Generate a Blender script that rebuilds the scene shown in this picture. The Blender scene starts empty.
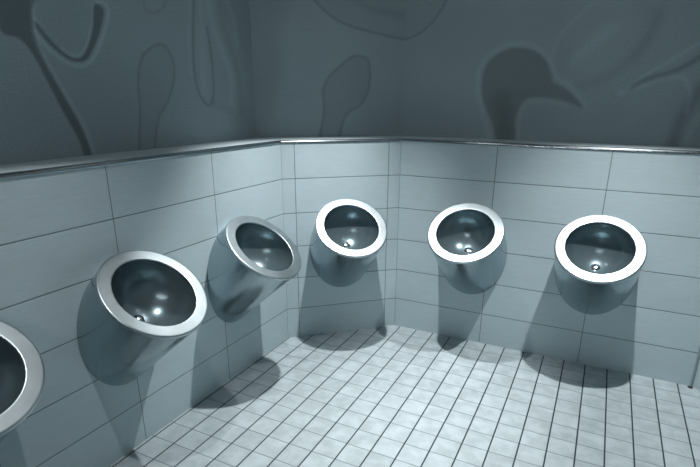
import bpy, bmesh, math, random
import numpy as np
from mathutils import Vector, Matrix

random.seed(7)
C = bpy.context.scene.collection
scene = bpy.context.scene

# ---------------------------------------------------------------- camera
cam_data = bpy.data.cameras.new('camera')
cam = bpy.data.objects.new('camera', cam_data)
C.objects.link(cam)
scene.camera = cam
cam_data.sensor_fit = 'HORIZONTAL'
cam_data.sensor_width = 36.0
cam_data.lens = 506.088 / 700 * 36.0
cam_data.shift_x = -2.932 / 700
cam_data.shift_y = 37.286 / 700
cam_data.clip_start = 0.02
rt = Vector((0.89774158, 0.44047966, 0.00614241))
up = Vector((-0.14760124, 0.28763009, 0.94629953))
fw = Vector((-0.41505895, 0.85043906, -0.32323283))
m = Matrix((rt, up, -fw)).transposed().to_4x4()
m.translation = Vector((0.97487, -2.56147, 1.27033))
cam.matrix_world = m

# ---------------------------------------------------------------- world, exposure
world = bpy.data.worlds.new('world')
scene.world = world
world.use_nodes = True
world.node_tree.nodes['Background'].inputs[0].default_value = (0.5, 0.6, 0.65, 1)
world.node_tree.nodes['Background'].inputs[1].default_value = 0.02
vs = scene.view_settings
vs.view_transform = 'Standard'
vs.look = 'None'
vs.gamma = 1.0
vs.use_curve_mapping = False
vs.exposure = 0.06
scene.display_settings.display_device = 'sRGB'

# light of the ceiling downlights: (x, y, watts, cone degrees, point of the floor it is aimed at)
CEIL = 2.22
DOWNLIGHTS = [
    (1.06, -0.56, 155, 72, (1.06, -0.62)),
    (0.15, -0.63, 160, 64, (-0.08, -0.66)),
    (0.02, -1.88, 46, 64, (0.02, -1.65)),
    (1.20, -2.90, 42, 80, (1.2, -2.9)),  # unseen extra downlight behind the viewer, added to brighten the near floor
]
# unseen fill panel added behind the viewer: centre x, z, width, height, watts
FILL_PANEL = (0.75, 1.80, 1.2, 0.24, 8.5)
LIGHT_COLOR = (1.0, 1.0, 1.0)

# ---------------------------------------------------------------- node helpers
class NT:
    def __init__(self, name):
        self.mat = bpy.data.materials.new(name)
        self.mat.use_nodes = True
        self.t = self.mat.node_tree
        self.b = self.t.nodes['Principled BSDF']
    def new(self, kind, **kw):
        n = self.t.nodes.new(kind)
        for k, v in kw.items():
            setattr(n, k, v)
        return n
    def link(self, a, b):
        self.t.links.new(a, b)
    def put(self, sock, v):
        if hasattr(v, 'is_output') or isinstance(v, bpy.types.NodeSocket):
            self.link(v, sock)
        else:
            sock.default_value = v
    def math(self, op, a, b=0.0, c=0.0, clamp=False):
        n = self.new('ShaderNodeMath', operation=op)
        n.use_clamp = clamp
        self.put(n.inputs[0], a); self.put(n.inputs[1], b); self.put(n.inputs[2], c)
        return n.outputs[0]
    def ramp(self, v, a, b, lo=0.0, hi=1.0):
        n = self.new('ShaderNodeMapRange', interpolation_type='SMOOTHSTEP')
        self.put(n.inputs[0], v)
        n.inputs[1].default_value = a; n.inputs[2].default_value = b
        n.inputs[3].default_value = lo; n.inputs[4].default_value = hi
        return n.outputs[0]
    def mix(self, f, a, b):
        n = self.new('ShaderNodeMix', data_type='RGBA')
        self.put(n.inputs[0], f); self.put(n.inputs[6], a); self.put(n.inputs[7], b)
        return n.outputs[2]
    def scale_col(self, col, f):
        n = self.new('ShaderNodeVectorMath', operation='SCALE')
        self.put(n.inputs[0], col[:3] if isinstance(col, tuple) else col); self.put(n.inputs[3], f)
        return n.outputs[0]
    def noise(self, vec, scale, detail=3, rough=0.5):
        n = self.new('ShaderNodeTexNoise')
        self.put(n.inputs['Vector'], vec)
        n.inputs['Scale'].default_value = scale
        n.inputs['Detail'].default_value = detail
        n.inputs['Roughness'].default_value = rough
        return n.outputs[0]
    def xyz(self):
        tc = self.new('ShaderNodeTexCoord')
        s = self.new('ShaderNodeSeparateXYZ')
        self.link(tc.outputs['Object'], s.inputs[0])
        return tc.outputs['Object'], s.outputs
    def mapping(self, vec, scale):
        n = self.new('ShaderNodeMapping')
        self.link(vec, n.inputs[0])
        n.inputs['Scale'].default_value = scale
        return n.outputs[0]
    def vec(self, x, y, z):
        n = self.new('ShaderNodeCombineXYZ')
        self.put(n.inputs[0], x); self.put(n.inputs[1], y); self.put(n.inputs[2], z)
        return n.outputs[0]
    def line(self, coord, period, off, half, soft):
        """distance-based joint mask: 1 on the joint, 0 on the tile; also the tile index"""
        u = self.math('DIVIDE', self.math('SUBTRACT', coord, off), period)
        idx = self.math('FLOOR', self.math('ADD', u, 0.5))
        d = self.math('MULTIPLY', self.math('ABSOLUTE', self.math('SUBTRACT', u, idx)), period)
        return self.ramp(d, half, half + soft, 1.0, 0.0), self.math('FLOOR', u)

ROW = 0.17726        # height of a wall tile course
TOP = 1.0587         # top of the tiled half wall
TILE = 0.5           # length of a wall tile

def wall_tile_material(name, first_joint):
    n = NT(name)
    o, s = n.xyz()
    sx = n.math('MULTIPLY', s[0], -1.0)
    jx, ix = n.line(sx, TILE, first_joint, 0.0009, 0.0014)
    jz, iz = n.line(s[2], ROW, TOP, 0.0009, 0.0016)
    # faint linen grain running along the tile, and a slight tone change from tile to tile
    grain = n.noise(n.mapping(o, (6, 6, 90)), 2.2, 4, 0.6)
    cloud = n.noise(n.mapping(o, (2, 2, 5)), 1.6, 3)
    w = n.new('ShaderNodeTexWhiteNoise', noise_dimensions='3D')
    n.link(n.vec(ix, iz, first_joint * 7), w.inputs['Vector'])
    tone = n.math('ADD', n.ramp(grain, 0.3, 0.7, 0.955, 1.03), n.ramp(cloud, 0.3, 0.7, -0.02, 0.02))
    tone = n.math('ADD', tone, n.math('MULTIPLY_ADD', w.outputs[0], 0.05, -0.025))
    # only the front of the wall carries joints
    j = n.math('MAXIMUM', jx, jz)
    front = n.ramp(s[1], -0.012, -0.004)
    j = n.math('MULTIPLY', j, front)
    col = n.scale_col(WALL_COL, tone)
    col = n.mix(n.math('MULTIPLY', j, 0.78), col, (0.035, 0.055, 0.065, 1))
    # pale silicone bead along the floor
    bead = n.ramp(s[2], 0.003, 0.0055, 1.0, 0.0)
    col = n.mix(bead, col, (0.50, 0.60, 0.63, 1))
    n.link(col, n.b.inputs['Base Color'])
    n.b.inputs['Roughness'].default_value = 0.5
    n.b.inputs['Specular IOR Level'].default_value = 0.35
    bp = n.new('ShaderNodeBump')
    bp.inputs['Strength'].default_value = 0.35
    bp.inputs['Distance'].default_value = 0.002
    jxw, _ = n.line(sx, TILE, first_joint, 0.0005, 0.003)
    jzw, _ = n.line(s[2], ROW, TOP, 0.0005, 0.003)
    h = n.math('MULTIPLY', n.math('MAXIMUM', jxw, jzw), -1.0)
    n.link(h, bp.inputs['Height'])
    n.link(bp.outputs[0], n.b.inputs['Normal'])
    return n.mat

WALL_COL = (0.46, 0.57, 0.61, 1)

def floor_material():
    n = NT('floor_tiles')
    o, s = n.xyz()
    jx, ix = n.line(s[0], 0.1, 0.03729, 0.0022, 0.0012)
    jy, iy = n.line(s[1], 0.1, -0.09308, 0.0012, 0.0016)
    w = n.new('ShaderNodeTexWhiteNoise', noise_dimensions='2D')
    n.link(n.vec(ix, iy, 0.0), w.inputs['Vector'])
    shift = n.new('ShaderNodeVectorMath', operation='ADD')
    n.link(o, shift.inputs[0])
    n.link(n.scale_col(w.outputs['Color'], 4.0), shift.inputs[1])
    cloud = n.noise(shift.outputs[0], 16, 4, 0.55)
    big = n.noise(o, 3.0, 2)
    tone = n.math('ADD', n.ramp(cloud, 0.3, 0.72, 0.84, 1.08), n.ramp(big, 0.3, 0.7, -0.03, 0.03))
    tone = n.math('ADD', tone, n.math('MULTIPLY_ADD', w.outputs[0], 0.08, -0.04))
    col = n.scale_col((0.375, 0.442, 0.466, 1), tone)
    col = n.mix(n.math('MULTIPLY', jy, 0.78), col, (0.10, 0.14, 0.16, 1))
    col = n.mix(jx, col, (0.02, 0.032, 0.04, 1))
    n.link(col, n.b.inputs['Base Color'])
    n.b.inputs['Roughness'].default_value = 0.55
    n.b.inputs['Specular IOR Level'].default_value = 0.3
    bp = n.new('ShaderNodeBump')
    bp.inputs['Strength'].default_value = 0.3
    bp.inputs['Distance'].default_value = 0.002
    h = n.math('MULTIPLY_ADD', n.math('MAXIMUM', jx, jy), -1.0, n.math('MULTIPLY', cloud, 0.15))
    n.link(h, bp.inputs['Height'])
    n.link(bp.outputs[0], n.b.inputs['Normal'])
    return n.mat

def mural_material():
    n = NT('airbrushed_mural')
    o, s = n.xyz()
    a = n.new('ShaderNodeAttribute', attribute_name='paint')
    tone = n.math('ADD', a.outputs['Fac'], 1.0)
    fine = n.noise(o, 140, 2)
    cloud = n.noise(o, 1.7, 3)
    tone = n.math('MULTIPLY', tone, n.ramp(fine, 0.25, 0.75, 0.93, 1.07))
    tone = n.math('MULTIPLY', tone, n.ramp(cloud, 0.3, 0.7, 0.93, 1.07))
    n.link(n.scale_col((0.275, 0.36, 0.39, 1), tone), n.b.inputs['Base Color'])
    n.b.inputs['Roughness'].default_value = 0.75
    n.b.inputs['Specular IOR Level'].default_value = 0.25
    bp = n.new('ShaderNodeBump')
    bp.inputs['Strength'].default_value = 0.15
    bp.inputs['Distance'].default_value = 0.002
    n.link(fine, bp.inputs['Height'])
    n.link(bp.outputs[0], n.b.inputs['Normal'])
    return n.mat

def plain(name, col, rough=0.5, metal=0.0, emit=None, strength=0.0):
    n = NT(name)
    o, s = n.xyz()
    v = n.ramp(n.noise(o, 9, 3), 0.3, 0.7, 0.96, 1.04)
    n.link(n.scale_col(col, v), n.b.inputs['Base Color'])
    n.b.inputs['Roughness'].default_value = rough
    n.b.inputs['Metallic'].default_value = metal
    if emit:
        n.b.inputs['Emission Color'].default_value = emit
        n.b.inputs['Emission Strength'].default_value = strength
    return n.mat

def brushed(name, col, rough, stretch, amount=0.06, metal=1.0):
    n = NT(name)
    o, s = n.xyz()
    g = n.noise(n.mapping(o, stretch), 1.0, 3, 0.6)
    n.link(n.scale_col(col, n.ramp(g, 0.3, 0.7, 0.93, 1.05)), n.b.inputs['Base Color'])
    n.link(n.ramp(g, 0.25, 0.75, rough - amount, rough + amount), n.b.inputs['Roughness'])
    n.b.inputs['Metallic'].default_value = metal
    return n.mat

M = {
    'floor': floor_material(),
    'wall_left': wall_tile_material('wall_tiles_left', 0.0),
    'wall_mid': wall_tile_material('wall_tiles_corner', -0.06525),
    'mural': mural_material(),
    'ledge': plain('ledge_tile', (0.55, 0.66, 0.70, 1), 0.5),
    'ceiling': plain('ceiling_paint', (0.05, 0.065, 0.07, 1), 0.9),
    'back': plain('back_wall_paint', (0.10, 0.135, 0.15, 1), 0.8),
    'profile': brushed('polished_steel_profile', (0.65, 0.74, 0.77, 1), 0.19, (3, 20, 20), 0.01),
    'steel_body': brushed('brushed_steel_body', (0.38, 0.46, 0.49, 1), 0.19, (14, 3, 3), 0.02),
    'steel_rim': brushed('brushed_steel_rim', (0.47, 0.55, 0.58, 1), 0.37, (9, 9, 9), 0.02),
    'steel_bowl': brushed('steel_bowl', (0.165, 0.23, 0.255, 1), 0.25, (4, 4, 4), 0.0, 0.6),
    'steel_drain': brushed('steel_drain', (0.8, 0.86, 0.88, 1), 0.15, (40, 40, 40), 0.03),
    'dark': plain('dark_rubber', (0.02, 0.028, 0.032, 1), 0.6),
    'lamp_trim': plain('lamp_trim', (0.6, 0.62, 0.63, 1), 0.4),
    }

# ---------------------------------------------------------------- mesh helpers
def obj(name, bm, mat, parent=None, smooth=False, kind=None):
    me = bpy.data.meshes.new(name)
    bmesh.ops.recalc_face_normals(bm, faces=bm.faces[:])
    if smooth:
        for f in bm.faces:
            f.smooth = True
    bm.to_mesh(me)
    bm.free()
    me.materials.append(mat)
    o = bpy.data.objects.new(name, me)
    C.objects.link(o)
    if parent is not None:
        o.parent = parent
    if kind:
        o['kind'] = kind
    return o

def prism(poly, z0, z1):
    bm = bmesh.new()
    lo = [bm.verts.new((x, y, z0)) for x, y in poly]
    hi = [bm.verts.new((x, y, z1)) for x, y in poly]
    k = len(poly)
    bm.faces.new(lo[::-1]); bm.faces.new(hi)
    for i in range(k):
        j = (i + 1) % k
        bm.faces.new((lo[i], lo[j], hi[j], hi[i]))
    return bm

def rings_mesh(rings, close_last=False, close_first=False, loop=False):
    """bridge a list of equally long closed rings of 3D points"""
    bm = bmesh.new()
    vs_ = [[bm.verts.new(p) for p in r] for r in rings]
    k = len(rings[0])
    pairs = list(zip(vs_, vs_[1:]))
    if loop:
        pairs.append((vs_[-1], vs_[0]))
    for a, b in pairs:
        for i in range(k):
            j = (i + 1) % k
            bm.faces.new((a[i], a[j], b[j], b[i]))
    if close_last:
        bm.faces.new(vs_[-1])
    if close_first:
        bm.faces.new(vs_[0][::-1])
    return bm

# ---------------------------------------------------------------- plan of the room
DEPTH = 0.215
c0 = Vector((0, 0)); c1 = Vector((-0.46768, -0.42297))       # far corner pair
d_left = Vector((-0.008136, -0.999967))
LEN_L = 3.1
c2 = c1 + d_left * LEN_L
r0 = Vector((1.495, 0)); r1 = Vector((1.963, -0.423)); r2 = Vector((1.985, -3.52))
PLAN = [c2, c1, c0, r0, r1, r2]
BACK_Y = -3.52

def outward(a, b):
    d = (b - a).normalized()
    return Vector((-d.y, d.x))           # room lies to the right of a->b

def offset_plan(pts, dist):
    out = []
    for i, p in enumerate(pts):
        if i == 0:
            out.append(p + outward(pts[0], pts[1]) * dist)
        elif i == len(pts) - 1:
            out.append(p + outward(pts[-2], pts[-1]) * dist)
        else:
            n1, n2 = outward(pts[i - 1], p), outward(p, pts[i + 1])
            h = (n1 + n2).normalized()
            out.append(p + h * (dist / h.dot(n1)))
    return out

OUT = offset_plan(PLAN, DEPTH)
OUT2 = offset_plan(PLAN, DEPTH + 0.1)
INN = offset_plan(PLAN, -0.004)
MID = offset_plan(PLAN, 0.010)

def frame(origin, dirn):
    """object frame on a wall: local -x runs along dirn, +y into the room, +z up"""
    d = dirn.normalized()
    # choose the room side
    n = Vector((d.y, -d.x))
    if n.dot(Vector((0.75, -1.6)) - origin) < 0:
        n = -n
    x = Vector((n.y, -n.x))
    mm = Matrix(((x.x, n.x, 0, origin.x), (x.y, n.y, 0, origin.y), (0, 0, 1, 0), (0, 0, 0, 1)))
    return mm, n

def wall_block(name, a, b, ao, bo, origin, dirn, mat, z0, z1):
    mm, n = frame(origin, dirn)
    inv = mm.inverted()
    poly = [inv @ Vector((p.x, p.y, 0)) for p in (a, b, bo, ao)]
    bm = prism([(p.x, p.y) for p in poly], z0, z1)
    o = obj(name, bm, mat, kind='structure')
    o.matrix_world = mm
    return o

names = ['left', 'left_corner', 'far', 'right_corner', 'right']
# frames: left wall measures from its far corner towards the camera, the far wall from its left end
frames = [(c1, d_left), (c0, c1 - c0), (c0, Vector((1, 0))), (r0, r1 - r0), (r1, r2 - r1)]
mats = [M['wall_left'], M['wall_mid'], M['wall_left'], M['wall_mid'], M['wall_left']]
# local x sign: the material wants s = -x; walls whose frame runs the other way mirror it
for i, nm in enumerate(names):
    wall_block('wall_' + nm, PLAN[i], PLAN[i + 1], OUT[i], OUT[i + 1], frames[i][0], frames[i][1], mats[i], 0.0, TOP)
    # ledge slab on top, a hair behind the steel profile
    wall_block('trim_%d' % (i + 1), MID[i], MID[i + 1], OUT[i], OUT[i + 1], frames[i][0], frames[i][1], M['ledge'], TOP, TOP + 0.011)
    # rounded steel edge profile
    mm, n = frame(frames[i][0], frames[i][1])
    inv = mm.inverted()
    prof = []
    for k in range(9):
        t = math.pi / 2 * k / 8
        prof.append((-0.002 + 0.010 - 0.012 * math.sin(t), TOP + 0.001 + 0.0115 * math.cos(t)))
    prof = [(0.010, TOP + 0.0125)] + prof + [(-0.004, TOP - 0.001), (0.010, TOP - 0.001)]
    A, B = PLAN[i], PLAN[i + 1]
    rings = []
    for e in (0, 1):
        ring = []
        for off, z in prof:
            P = offset_plan(PLAN, off)[i + e]
            ring.append(inv @ Vector((P.x, P.y, z)))
        rings.append(ring)
    bm = rings_mesh(rings, True, True)
    o = obj('trim_%d' % (i + 6), bm, M['profile'], kind='structure')
    o.matrix_world = mm

bm = prism([(-1.3, BACK_Y - 0.2), (2.7, BACK_Y - 0.2), (2.7, 0.5), (-1.3, 0.5)], -0.1, 0.0)
obj('floor', bm, M['floor'], kind='structure')
bm = prism([(-1.3, BACK_Y - 0.2), (2.7, BACK_Y - 0.2), (2.7, 0.5), (-1.3, 0.5)], CEIL, CEIL + 0.1)
obj('ceiling', bm, M['ceiling'], kind='structure')
bm = prism([(-1.3, BACK_Y - 0.12), (2.7, BACK_Y - 0.12), (2.7, BACK_Y), (-1.3, BACK_Y)], 0.0, CEIL)
obj('wall_back', bm, M['back'], kind='structure')

# dark silicone joint in the right-hand corner
bm = bmesh.new()
bmesh.ops.create_cone(bm, cap_ends=True, segments=10, radius1=0.005, radius2=0.005, depth=TOP,
                      matrix=Matrix.Translation((r0.x - 0.002, r0.y - 0.004, TOP / 2)))
obj('trim_11', bm, plain('corner_joint', (0.22, 0.29, 0.32, 1), 0.5), kind='structure')
MURAL = {
 'UL': [
  ('fill', [(0.198, 1.717), (0.143, 1.589), (0.099, 1.441), (0.095, 1.257), (0.16, 1.155), (0.071, 1.093), (-0.12, 1.082), (-0.175, 1.777)], 0.0552, -0.15),  # broad soft-edged darker patch next to the corner
  ('fill', [(1.194, 1.553), (1.089, 1.569), (1.106, 1.517), (1.11, 1.451), (1.098, 1.394), (1.061, 1.305), (1.017, 1.209), (0.989, 1.13), (0.978, 1.059), (1.006, 1.062), (1.018, 1.125), (1.062, 1.226), (1.103, 1.334), (1.135, 1.406), (1.165, 1.437), (1.215, 1.454)], 0.0030, -0.50),
  ('line', [(1.096, 1.552), (1.104, 1.509), (1.109, 1.437), (1.079, 1.356), (1.033, 1.264), (0.989, 1.174), (0.964, 1.069)], 0.0070, 0.22),
  ('fill', [(0.878, 1.569), (0.854, 1.572), (0.841, 1.552), (0.863, 1.498), (0.897, 1.44), (0.937, 1.392), (0.974, 1.381), (1.016, 1.39), (1.065, 1.426), (1.097, 1.467), (1.104, 1.494), (1.082, 1.474), (1.047, 1.434), (1.007, 1.4), (0.964, 1.394), (0.931, 1.428), (0.9, 1.488), (0.887, 1.539)], 0.0032, -0.50),
  ('line', [(0.868, 1.582), (0.836, 1.581), (0.823, 1.56), (0.834, 1.521), (0.871, 1.452), (0.918, 1.39), (0.969, 1.368), (1.019, 1.378), (1.074, 1.417), (1.108, 1.46)], 0.0058, 0.28),
  ('line', [(0.882, 1.568), (0.904, 1.487), (0.944, 1.421), (0.985, 1.399), (1.032, 1.42), (1.075, 1.463), (1.1, 1.501)], 0.0045, 0.22),
  ('line', [(0.767, 1.062), (0.737, 1.22), (0.731, 1.312), (0.708, 1.396), (0.662, 1.442), (0.597, 1.469), (0.558, 1.45), (0.533, 1.395), (0.55, 1.317), (0.594, 1.246), (0.652, 1.18), (0.686, 1.063)], 0.0049, -0.24),
  ('fill', [(0.767, 1.062), (0.737, 1.22), (0.731, 1.312), (0.708, 1.396), (0.662, 1.442), (0.597, 1.469), (0.558, 1.45), (0.533, 1.395), (0.55, 1.317), (0.594, 1.246), (0.652, 1.18), (0.686, 1.063)], 0.0057, -0.06),
  ('line', [(0.656, 1.631), (0.649, 1.587), (0.606, 1.579), (0.562, 1.603), (0.534, 1.649)], 0.0054, -0.14),
  ('line', [(0.38, 1.677), (0.409, 1.501), (0.416, 1.361), (0.395, 1.278), (0.349, 1.236), (0.312, 1.266), (0.298, 1.386), (0.309, 1.51), (0.315, 1.558)], 0.0064, -0.28),
  ('line', [(0.343, 1.683), (0.353, 1.506), (0.367, 1.3)], 0.0160, 0.10),
  ('line', [(0.305, 1.689), (0.27, 1.554), (0.203, 1.434), (0.176, 1.348), (0.188, 1.244)], 0.0176, 0.14),
  ('line', [(0.178, 1.708), (0.126, 1.612), (0.115, 1.506)], 0.0132, 0.13),
  ('line', [(0.404, 1.673), (0.433, 1.499), (0.44, 1.36)], 0.0057, 0.10),
  ('line', [(0.309, 1.24), (0.241, 1.221), (0.184, 1.211)], 0.0176, -0.08),
  ('line', [(0.24, 1.699), (0.19, 1.542), (0.122, 1.372), (0.115, 1.21)], 0.0220, -0.11),
 ],
 'UM': [
  ('fill', [(0.85, 1.747), (0.892, 1.09), (0.779, 1.088), (0.699, 1.258), (0.65, 1.45), (0.665, 1.588), (0.628, 1.759)], 0.0576, -0.15),  # darker patch continued on this side of the corner
  ('line', [(0.475, 1.053), (0.451, 1.157), (0.445, 1.234), (0.449, 1.309), (0.421, 1.369), (0.367, 1.418), (0.302, 1.469), (0.247, 1.48), (0.203, 1.461), (0.19, 1.387), (0.2, 1.301), (0.244, 1.234), (0.312, 1.193), (0.345, 1.13), (0.363, 1.051)], 0.0062, -0.24),
  ('fill', [(0.475, 1.053), (0.451, 1.157), (0.445, 1.234), (0.449, 1.309), (0.421, 1.369), (0.367, 1.418), (0.302, 1.469), (0.247, 1.48), (0.203, 1.461), (0.19, 1.387), (0.2, 1.301), (0.244, 1.234), (0.312, 1.193), (0.345, 1.13), (0.363, 1.051)], 0.0104, -0.14),
  ('line', [(0.514, 1.752), (0.408, 1.667), (0.302, 1.621), (0.138, 1.589), (0.014, 1.569), (-0.09, 1.568)], 0.0053, -0.28),
  ('fill', [(0.513, 1.796), (0.408, 1.667), (0.302, 1.621), (0.138, 1.589), (0.014, 1.569), (-0.09, 1.568), (-0.076, 1.83)], 0.0096, -0.08),
  ('line', [(0.292, 1.755), (0.185, 1.705), (0.019, 1.685), (-0.083, 1.689)], 0.0192, -0.11),
 ],
 'UR': [
  ('line', [(-0.143, 1.6), (-0.014, 1.57), (0.059, 1.582), (0.138, 1.631), (0.188, 1.689), (0.23, 1.763)], 0.0053, -0.25),
  ('fill', [(-0.149, 1.837), (-0.143, 1.6), (-0.014, 1.57), (0.059, 1.582), (0.138, 1.631), (0.188, 1.689), (0.243, 1.807)], 0.0096, -0.08),
  ('fill', [(0.537, 1.047), (0.507, 1.142), (0.465, 1.215), (0.437, 1.289), (0.431, 1.361), (0.445, 1.428), (0.486, 1.473), (0.546, 1.504), (0.613, 1.506), (0.685, 1.486), (0.736, 1.44), (0.766, 1.381), (0.775, 1.349), (0.833, 1.322), (0.888, 1.277), (0.925, 1.231), (0.865, 1.254), (0.794, 1.271), (0.723, 1.28), (0.663, 1.271), (0.629, 1.227), (0.617, 1.159), (0.623, 1.05)], 0.0086, -0.34),
  ('fill', [(0.547, 1.047), (0.525, 1.167), (0.491, 1.265), (0.526, 1.313), (0.588, 1.289), (0.591, 1.168), (0.608, 1.05)], 0.0250, -0.11),
  ('line', [(0.499, 1.066), (0.458, 1.175), (0.417, 1.289), (0.41, 1.371), (0.429, 1.447), (0.479, 1.496), (0.554, 1.526), (0.639, 1.523), (0.723, 1.476), (0.768, 1.404), (0.806, 1.358), (0.874, 1.313), (0.937, 1.241)], 0.0120, 0.13),
  ('line', [(0.641, 1.071), (0.636, 1.16), (0.653, 1.232), (0.688, 1.257), (0.763, 1.257), (0.858, 1.235)], 0.0086, 0.10),
  ('line', [(1.112, 1.317), (1.148, 1.347), (1.203, 1.367), (1.266, 1.387), (1.327, 1.423), (1.371, 1.458)], 0.0120, -0.31),
  ('line', [(1.103, 1.321), (1.163, 1.376), (1.25, 1.433), (1.36, 1.513)], 0.0084, 0.17),
  ('line', [(1.074, 1.299), (1.151, 1.325), (1.225, 1.359), (1.3, 1.366), (1.335, 1.337), (1.354, 1.279), (1.35, 1.22)], 0.0105, 0.17),
  ('line', [(1.324, 1.062), (1.335, 1.177), (1.367, 1.271), (1.402, 1.337)], 0.0252, -0.28),
  ('line', [(1.371, 1.064), (1.385, 1.152), (1.42, 1.246)], 0.0126, 0.14),
  ('line', [(0.857, 1.437), (0.917, 1.505), (0.997, 1.577)], 0.0252, 0.13),
  ('line', [(0.759, 1.439), (0.766, 1.527), (0.833, 1.618), (0.915, 1.687), (0.969, 1.711)], 0.0126, 0.08),
  ('line', [(0.898, 1.331), (1.001, 1.365), (1.092, 1.441), (1.154, 1.541), (1.183, 1.639)], 0.0210, -0.11),
  ('line', [(1.088, 1.703), (1.166, 1.581), (1.129, 1.46)], 0.0320, -0.06),
  ('line', [(0.727, 1.44), (0.833, 1.49), (0.803, 1.381)], 0.0264, -0.04),
 ],
}

# ---------------------------------------------------------------- painted upper walls
def seg_dist(X, Z, pts, closed=False):
    d = np.full(X.shape, 1e9)
    n = len(pts)
    for i in range(n if closed else n - 1):
        (x0, z0), (x1, z1) = pts[i], pts[(i + 1) % n]
        dx, dz = x1 - x0, z1 - z0
        t = np.clip(((X - x0) * dx + (Z - z0) * dz) / (dx * dx + dz * dz + 1e-12), 0, 1)
        d = np.minimum(d, np.hypot(X - x0 - t * dx, Z - z0 - t * dz))
    return d

def inside(X, Z, pts):
    r = np.zeros(X.shape, bool)
    n = len(pts)
    for i in range(n):
        (x0, z0), (x1, z1) = pts[i], pts[(i + 1) % n]
        c = ((z0 > Z) != (z1 > Z))
        xi = (x1 - x0) * (Z - z0) / ((z1 - z0) if z1 != z0 else 1e-9) + x0
        r ^= c & (X < xi)
    return r

def spline(pts, closed):
    """smooth the drawn outline a little (Catmull-Rom)"""
    n = len(pts)
    out = []
    for i in range(n if closed else n - 1):
        g = (lambda k: pts[k % n]) if closed else (lambda k: pts[max(0, min(n - 1, k))])
        p0, p1, p2, p3 = g(i - 1), g(i), g(i + 1), g(i + 2)
        for s in (0, .25, .5, .75):
            out.append(tuple(0.5 * (2 * b + (c - a) * s + (2 * a - 5 * b + 4 * c - d) * s * s + (3 * b - a - 3 * c + d) * s ** 3)
                             for a, b, c, d in zip(p0, p1, p2, p3)))
    if not closed:
        out.append(pts[-1])
    return out

def upper_wall(name, origin, dirn, s0, s1, shapes, step):
    """a painted wall surface on a fine grid; the mural is stored per vertex as a paint tone"""
    z0, z1 = TOP + 0.0, CEIL
    nx = max(2, int((s1 - s0) / step)); nz = max(2, int((z1 - z0) / step))
    S, Z = np.meshgrid(np.linspace(s0, s1, nx + 1), np.linspace(z0, z1, nz + 1))
    paint = np.zeros(S.shape)
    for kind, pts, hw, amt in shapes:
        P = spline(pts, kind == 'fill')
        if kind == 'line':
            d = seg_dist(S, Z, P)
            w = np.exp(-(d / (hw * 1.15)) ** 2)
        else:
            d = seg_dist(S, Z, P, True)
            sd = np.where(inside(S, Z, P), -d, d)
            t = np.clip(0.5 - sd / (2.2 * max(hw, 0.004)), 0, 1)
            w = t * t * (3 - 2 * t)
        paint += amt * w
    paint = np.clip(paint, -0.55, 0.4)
    mm, n = frame(origin, dirn)
    d = dirn.normalized()
    x_axis = Vector((mm[0][0], mm[1][0]))
    sgn = 1.0 if x_axis.dot(d) > 0 else -1.0
    nv = S.size
    front = np.stack([S.ravel() * sgn, np.zeros(nv), Z.ravel()], 1)
    # back skin corners give the wall its thickness
    backv = np.array([[s0 * sgn, -0.1, z0], [s1 * sgn, -0.1, z0], [s1 * sgn, -0.1, z1], [s0 * sgn, -0.1, z1]])
    co = np.concatenate([front, backv])
    W = nx + 1
    ii = np.arange(nv).reshape(nz + 1, W)
    q = np.stack([ii[:-1, :-1], ii[:-1, 1:], ii[1:, 1:], ii[1:, :-1]], -1).reshape(-1, 4)
    if sgn > 0:
        q = q[:, ::-1]
    faces = q.tolist()
    a, b, c, e = nv, nv + 1, nv + 2, nv + 3
    faces.append([a, b, c, e])
    faces.append(ii[0, :].tolist() + [b, a])
    faces.append(ii[-1, ::-1].tolist() + [e, c])
    faces.append(ii[::-1, 0].tolist() + [a, e])
    faces.append(ii[:, -1].tolist() + [c, b])
    me = bpy.data.meshes.new(name)
    me.from_pydata(co.tolist(), [], faces)
    at = me.attributes.new('paint', 'FLOAT', 'POINT')
    at.data.foreach_set('value', np.concatenate([paint.ravel(), np.zeros(4)]).astype(np.float32))
    me.materials.append(M['mural'])
    me.update()
    o = bpy.data.objects.new(name, me)
    C.objects.link(o)
    o['kind'] = 'structure'
    o.matrix_world = mm
    return o

len_mid = (OUT[1] - OUT[2]).length
len_far = (OUT[3] - OUT[2]).length
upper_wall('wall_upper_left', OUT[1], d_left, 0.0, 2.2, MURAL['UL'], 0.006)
upper_wall('wall_upper_left_rear', OUT[1], d_left, 2.2, (OUT[1] - OUT[0]).length, [], 0.3)
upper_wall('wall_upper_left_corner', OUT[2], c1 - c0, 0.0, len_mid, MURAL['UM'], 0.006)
upper_wall('wall_upper_far', OUT[2], Vector((1, 0)), 0.0, len_far, MURAL['UR'], 0.006)
upper_wall('wall_upper_right_corner', OUT[3], r1 - r0, 0.0, (OUT[4] - OUT[3]).length, [], 0.2)
upper_wall('wall_upper_right', OUT[4], r2 - r1, 0.0, (OUT[5] - OUT[4]).length, [], 0.3)

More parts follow.
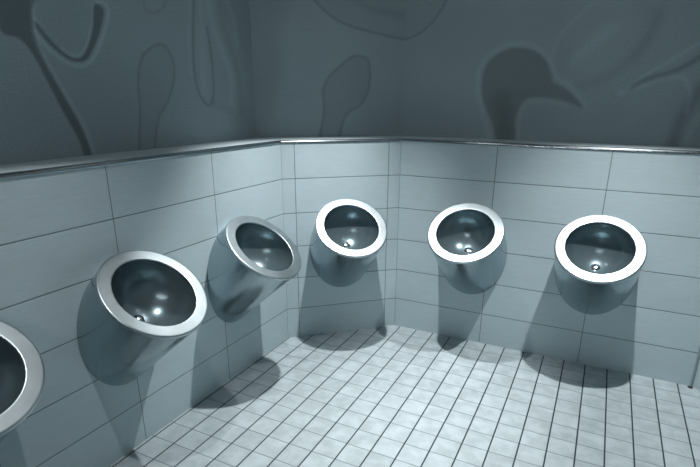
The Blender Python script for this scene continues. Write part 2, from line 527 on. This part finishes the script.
# ---------------------------------------------------------------- downlights in the ceiling
def make_downlight(loc, watts, cone, aim, label):
    root = bpy.data.objects.new('recessed_downlight', None)
    C.objects.link(root)
    root.location = loc
    root['label'] = label
    root['category'] = 'ceiling lamp'
    root['group'] = 'downlights in the ceiling'
    K = 32
    def ring(r, z):
        return [(r * math.cos(2 * math.pi * i / K), r * math.sin(2 * math.pi * i / K), z) for i in range(K)]
    bm = rings_mesh([ring(0.045, 0.0), ring(0.047, -0.006), ring(0.060, -0.006), ring(0.063, 0.0)], loop=True)
    obj('trim_ring', bm, M['lamp_trim'], root, True)
    bm = rings_mesh([ring(0.044, 0.0), ring(0.044, -0.003), ring(0.025, -0.004)], True, True)
    obj('lens', bm, plain('lamp_lens', (0.9, 0.9, 0.9, 1), 0.4, 0.0, (1, 1, 1, 1), watts * 0.36), root)
    ld = bpy.data.lights.new('downlight_beam', 'SPOT')
    ld.energy = watts
    ld.color = LIGHT_COLOR
    ld.spot_size = math.radians(cone)
    ld.spot_blend = 0.8
    ld.shadow_soft_size = 0.022
    lo = bpy.data.objects.new('downlight_beam', ld)
    C.objects.link(lo)
    lo.parent = root
    lo.location = (0, 0, -0.03)
    lo.rotation_euler = (Vector((aim[0], aim[1], 0)) - Vector(loc)).to_track_quat('-Z', 'Y').to_euler()
    return root

for (x, y, w, cone, aim), lab in zip(DOWNLIGHTS, (
        'round ceiling downlight above the rightmost urinal',
        'round ceiling downlight above the chamfered corner urinal',
        'round ceiling downlight above the nearest urinals on the left wall',
        'round ceiling downlight behind the viewer')):
    make_downlight((x, y, CEIL), w, cone, aim, lab)

# glowing panel added on the rear wall for soft fill, out of frame
lx, lz, lw, lh, lwatt = FILL_PANEL
root = bpy.data.objects.new('wall_lamp', None)
C.objects.link(root)
root.location = (lx, BACK_Y, lz)
root['label'] = 'long frosted lamp on the rear wall behind the viewer'
root['category'] = 'wall lamp'
bm = prism([(-lw / 2, 0.0), (lw / 2, 0.0), (lw / 2, 0.05), (-lw / 2, 0.05)], -lh / 2, lh / 2)
obj('housing', bm, M['lamp_trim'], root)
bm = prism([(-lw / 2 + 0.01, 0.0502), (lw / 2 - 0.01, 0.0502), (lw / 2 - 0.01, 0.06), (-lw / 2 + 0.01, 0.06)], -lh / 2 + 0.01, lh / 2 - 0.01)
obj('diffuser', bm, plain('lamp_diffuser', (0.8, 0.8, 0.8, 1), 0.5, 0.0, (1, 1, 1, 1), lwatt / 3.14159 / (lw * lh)), root)

# ---------------------------------------------------------------- urinals
TILT = 0.87963        # elevation of the rim's facing direction
AXIS = 0.70393        # slope of the cylindrical body
RIM_Y, RIM_Z = 0.1809, 0.66148
BASE_Z = 0.27
R_OUT, R_IN = 0.1838, 0.1385
SEG = 96

def ring_at(cy, cz, tilt, r, off=0.0):
    """circle facing (0, cos tilt, sin tilt); off moves it along that direction"""
    ay, az = math.cos(tilt), math.sin(tilt)
    uy, uz = -math.sin(tilt), math.cos(tilt)
    out = []
    for i in range(SEG):
        a = 2 * math.pi * i / SEG
        out.append(Vector((r * math.cos(a), cy + r * math.sin(a) * uy + off * ay, cz + r * math.sin(a) * uz + off * az)))
    return out

def make_urinal():
    root = bpy.data.objects.new('urinal', None)
    C.objects.link(root)
    root['category'] = 'urinal'
    root['group'] = 'steel urinals on the tiled walls'
    cz = RIM_Z - BASE_Z
    # rim: flat annulus with a rolled outer edge and a turned-down inner lip
    prof = [(R_IN + 0.0015, -0.012), (R_IN, -0.003), (R_IN + 0.0008, -0.001), (R_IN + 0.003, 0.0)]
    prof += [(R_IN + 0.0045, 0.0), (R_OUT - 0.0095, 0.0), (R_OUT - 0.0075, 0.0)]
    for k in range(1, 7):
        t = math.pi / 2 * k / 6
        prof.append((R_OUT - 0.0065 + 0.0065 * math.sin(t), -0.0065 + 0.0065 * math.cos(t)))
    prof += [(R_OUT, -0.012), (R_OUT - 0.006, -0.013), (R_IN + 0.006, -0.012)]
    rings = [ring_at(RIM_Y, cz, TILT, r, o) for r, o in prof]
    obj('rim', rings_mesh(rings, loop=True), M['steel_rim'], root, True)
    # body: slanted tube from under the rim back to the wall
    ay, az = math.cos(AXIS), math.sin(AXIS)
    top = ring_at(RIM_Y, cz, TILT, R_OUT - 0.0028, -0.0118)
    rings = []
    for k in range(9):
        f = k / 8
        r = []
        for p in top:
            L = (p.y - 0.0006) / ay * f
            r.append(Vector((p.x, p.y - L * ay, p.z - L * az)))
        rings.append(r)
    obj('body', rings_mesh(rings), M['steel_body'], root, True)
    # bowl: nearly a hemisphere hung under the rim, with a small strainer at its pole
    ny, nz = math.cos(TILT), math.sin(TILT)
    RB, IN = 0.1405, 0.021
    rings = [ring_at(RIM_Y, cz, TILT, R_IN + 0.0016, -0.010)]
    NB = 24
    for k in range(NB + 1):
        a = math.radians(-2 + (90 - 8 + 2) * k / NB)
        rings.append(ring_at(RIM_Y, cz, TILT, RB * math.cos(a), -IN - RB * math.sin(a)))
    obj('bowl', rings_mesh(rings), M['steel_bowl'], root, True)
    pole = -IN - RB * math.sin(math.radians(82))
    r0_ = RB * math.cos(math.radians(82))
    rings = [ring_at(RIM_Y, cz, TILT, r0_ + 0.001, pole), ring_at(RIM_Y, cz, TILT, r0_ - 0.001, pole + 0.003)]
    for k in range(1, 6):
        a = math.pi / 2 * k / 6
        rings.append(ring_at(RIM_Y, cz, TILT, (r0_ - 0.003) * math.cos(a), pole + 0.002 + 0.005 * math.sin(a)))
    obj('drain_strainer', rings_mesh(rings, True), M['steel_drain'], root, True)
    # small fixing screws low on both sides of the body
    for sx in (-1, 1):
        a = math.radians(38)
        bm = bmesh.new()
        px, pz = sx * 0.1808 * math.cos(a), -0.1808 * math.sin(a)
        y = 0.022
        # walk down the body to the wanted distance from the wall
        uy, uz = -math.sin(TILT), math.cos(TILT)
        P = Vector((px, RIM_Y + pz * uy, cz + pz * uz))
        L = (P.y - y) / ay
        P = Vector((P.x, y, P.z - L * az))
        bmesh.ops.create_uvsphere(bm, u_segments=10, v_segments=6, radius=0.0028, matrix=Matrix.Translation(P))
        obj('screw', bm, M['steel_drain'], root, True)
    return root

def copy_thing(o):
    c = o.copy()
    C.objects.link(c)
    for ch in o.children:
        k = ch.copy()
        C.objects.link(k)
        k.parent = c
    return c

SPOTS = [
    (c0, Vector((1, 0)), 1.0092, 'rightmost brushed steel urinal on the far wall, rim brightly lit'),
    (c0, Vector((1, 0)), 0.4158, 'steel urinal on the far wall, left of the rightmost one, second from the right'),
    (c0, c1 - c0, 0.3166, 'steel urinal with bright rim on the narrow angled wall in the corner'),
    (c1, d_left, 0.4114, 'grey steel urinal on the left wall nearest the angled corner wall'),
    (c1, d_left, 1.0194, 'large steel urinal with dark bowl in the middle of the left wall'),
    (c1, d_left, 1.6165, 'nearest steel urinal on the left wall, cut off by the left edge of the photo'),
]
proto = make_urinal()
for i, (org, dirn, s, lab) in enumerate(SPOTS):
    u = proto if i == 0 else copy_thing(proto)
    mm, n = frame(org, dirn)
    d = dirn.normalized()
    P = org + d * s
    mm = mm.copy()
    mm.translation = Vector((P.x, P.y, BASE_Z))
    u.matrix_world = mm
    u['label'] = lab

# small dark rubber plug left on the floor at the foot of the right-hand corner joint
bm = bmesh.new()
bmesh.ops.create_uvsphere(bm, u_segments=12, v_segments=8, radius=0.009,
                          matrix=Matrix.Translation((0, 0, 0.004)) @ Matrix.Diagonal((1.2, 0.9, 0.55, 1)))
for v in bm.verts:
    v.co.x += 0.0015 * math.sin(v.co.y * 900)
    v.co.z = max(v.co.z, 0.0)
o = obj('rubber_scrap', bm, M['dark'], smooth=True)
o.location = (1.487, -0.018, 0.0)
o['label'] = 'tiny dark scrap on the floor at the foot of the right-hand wall joint'
o['category'] = 'scrap'
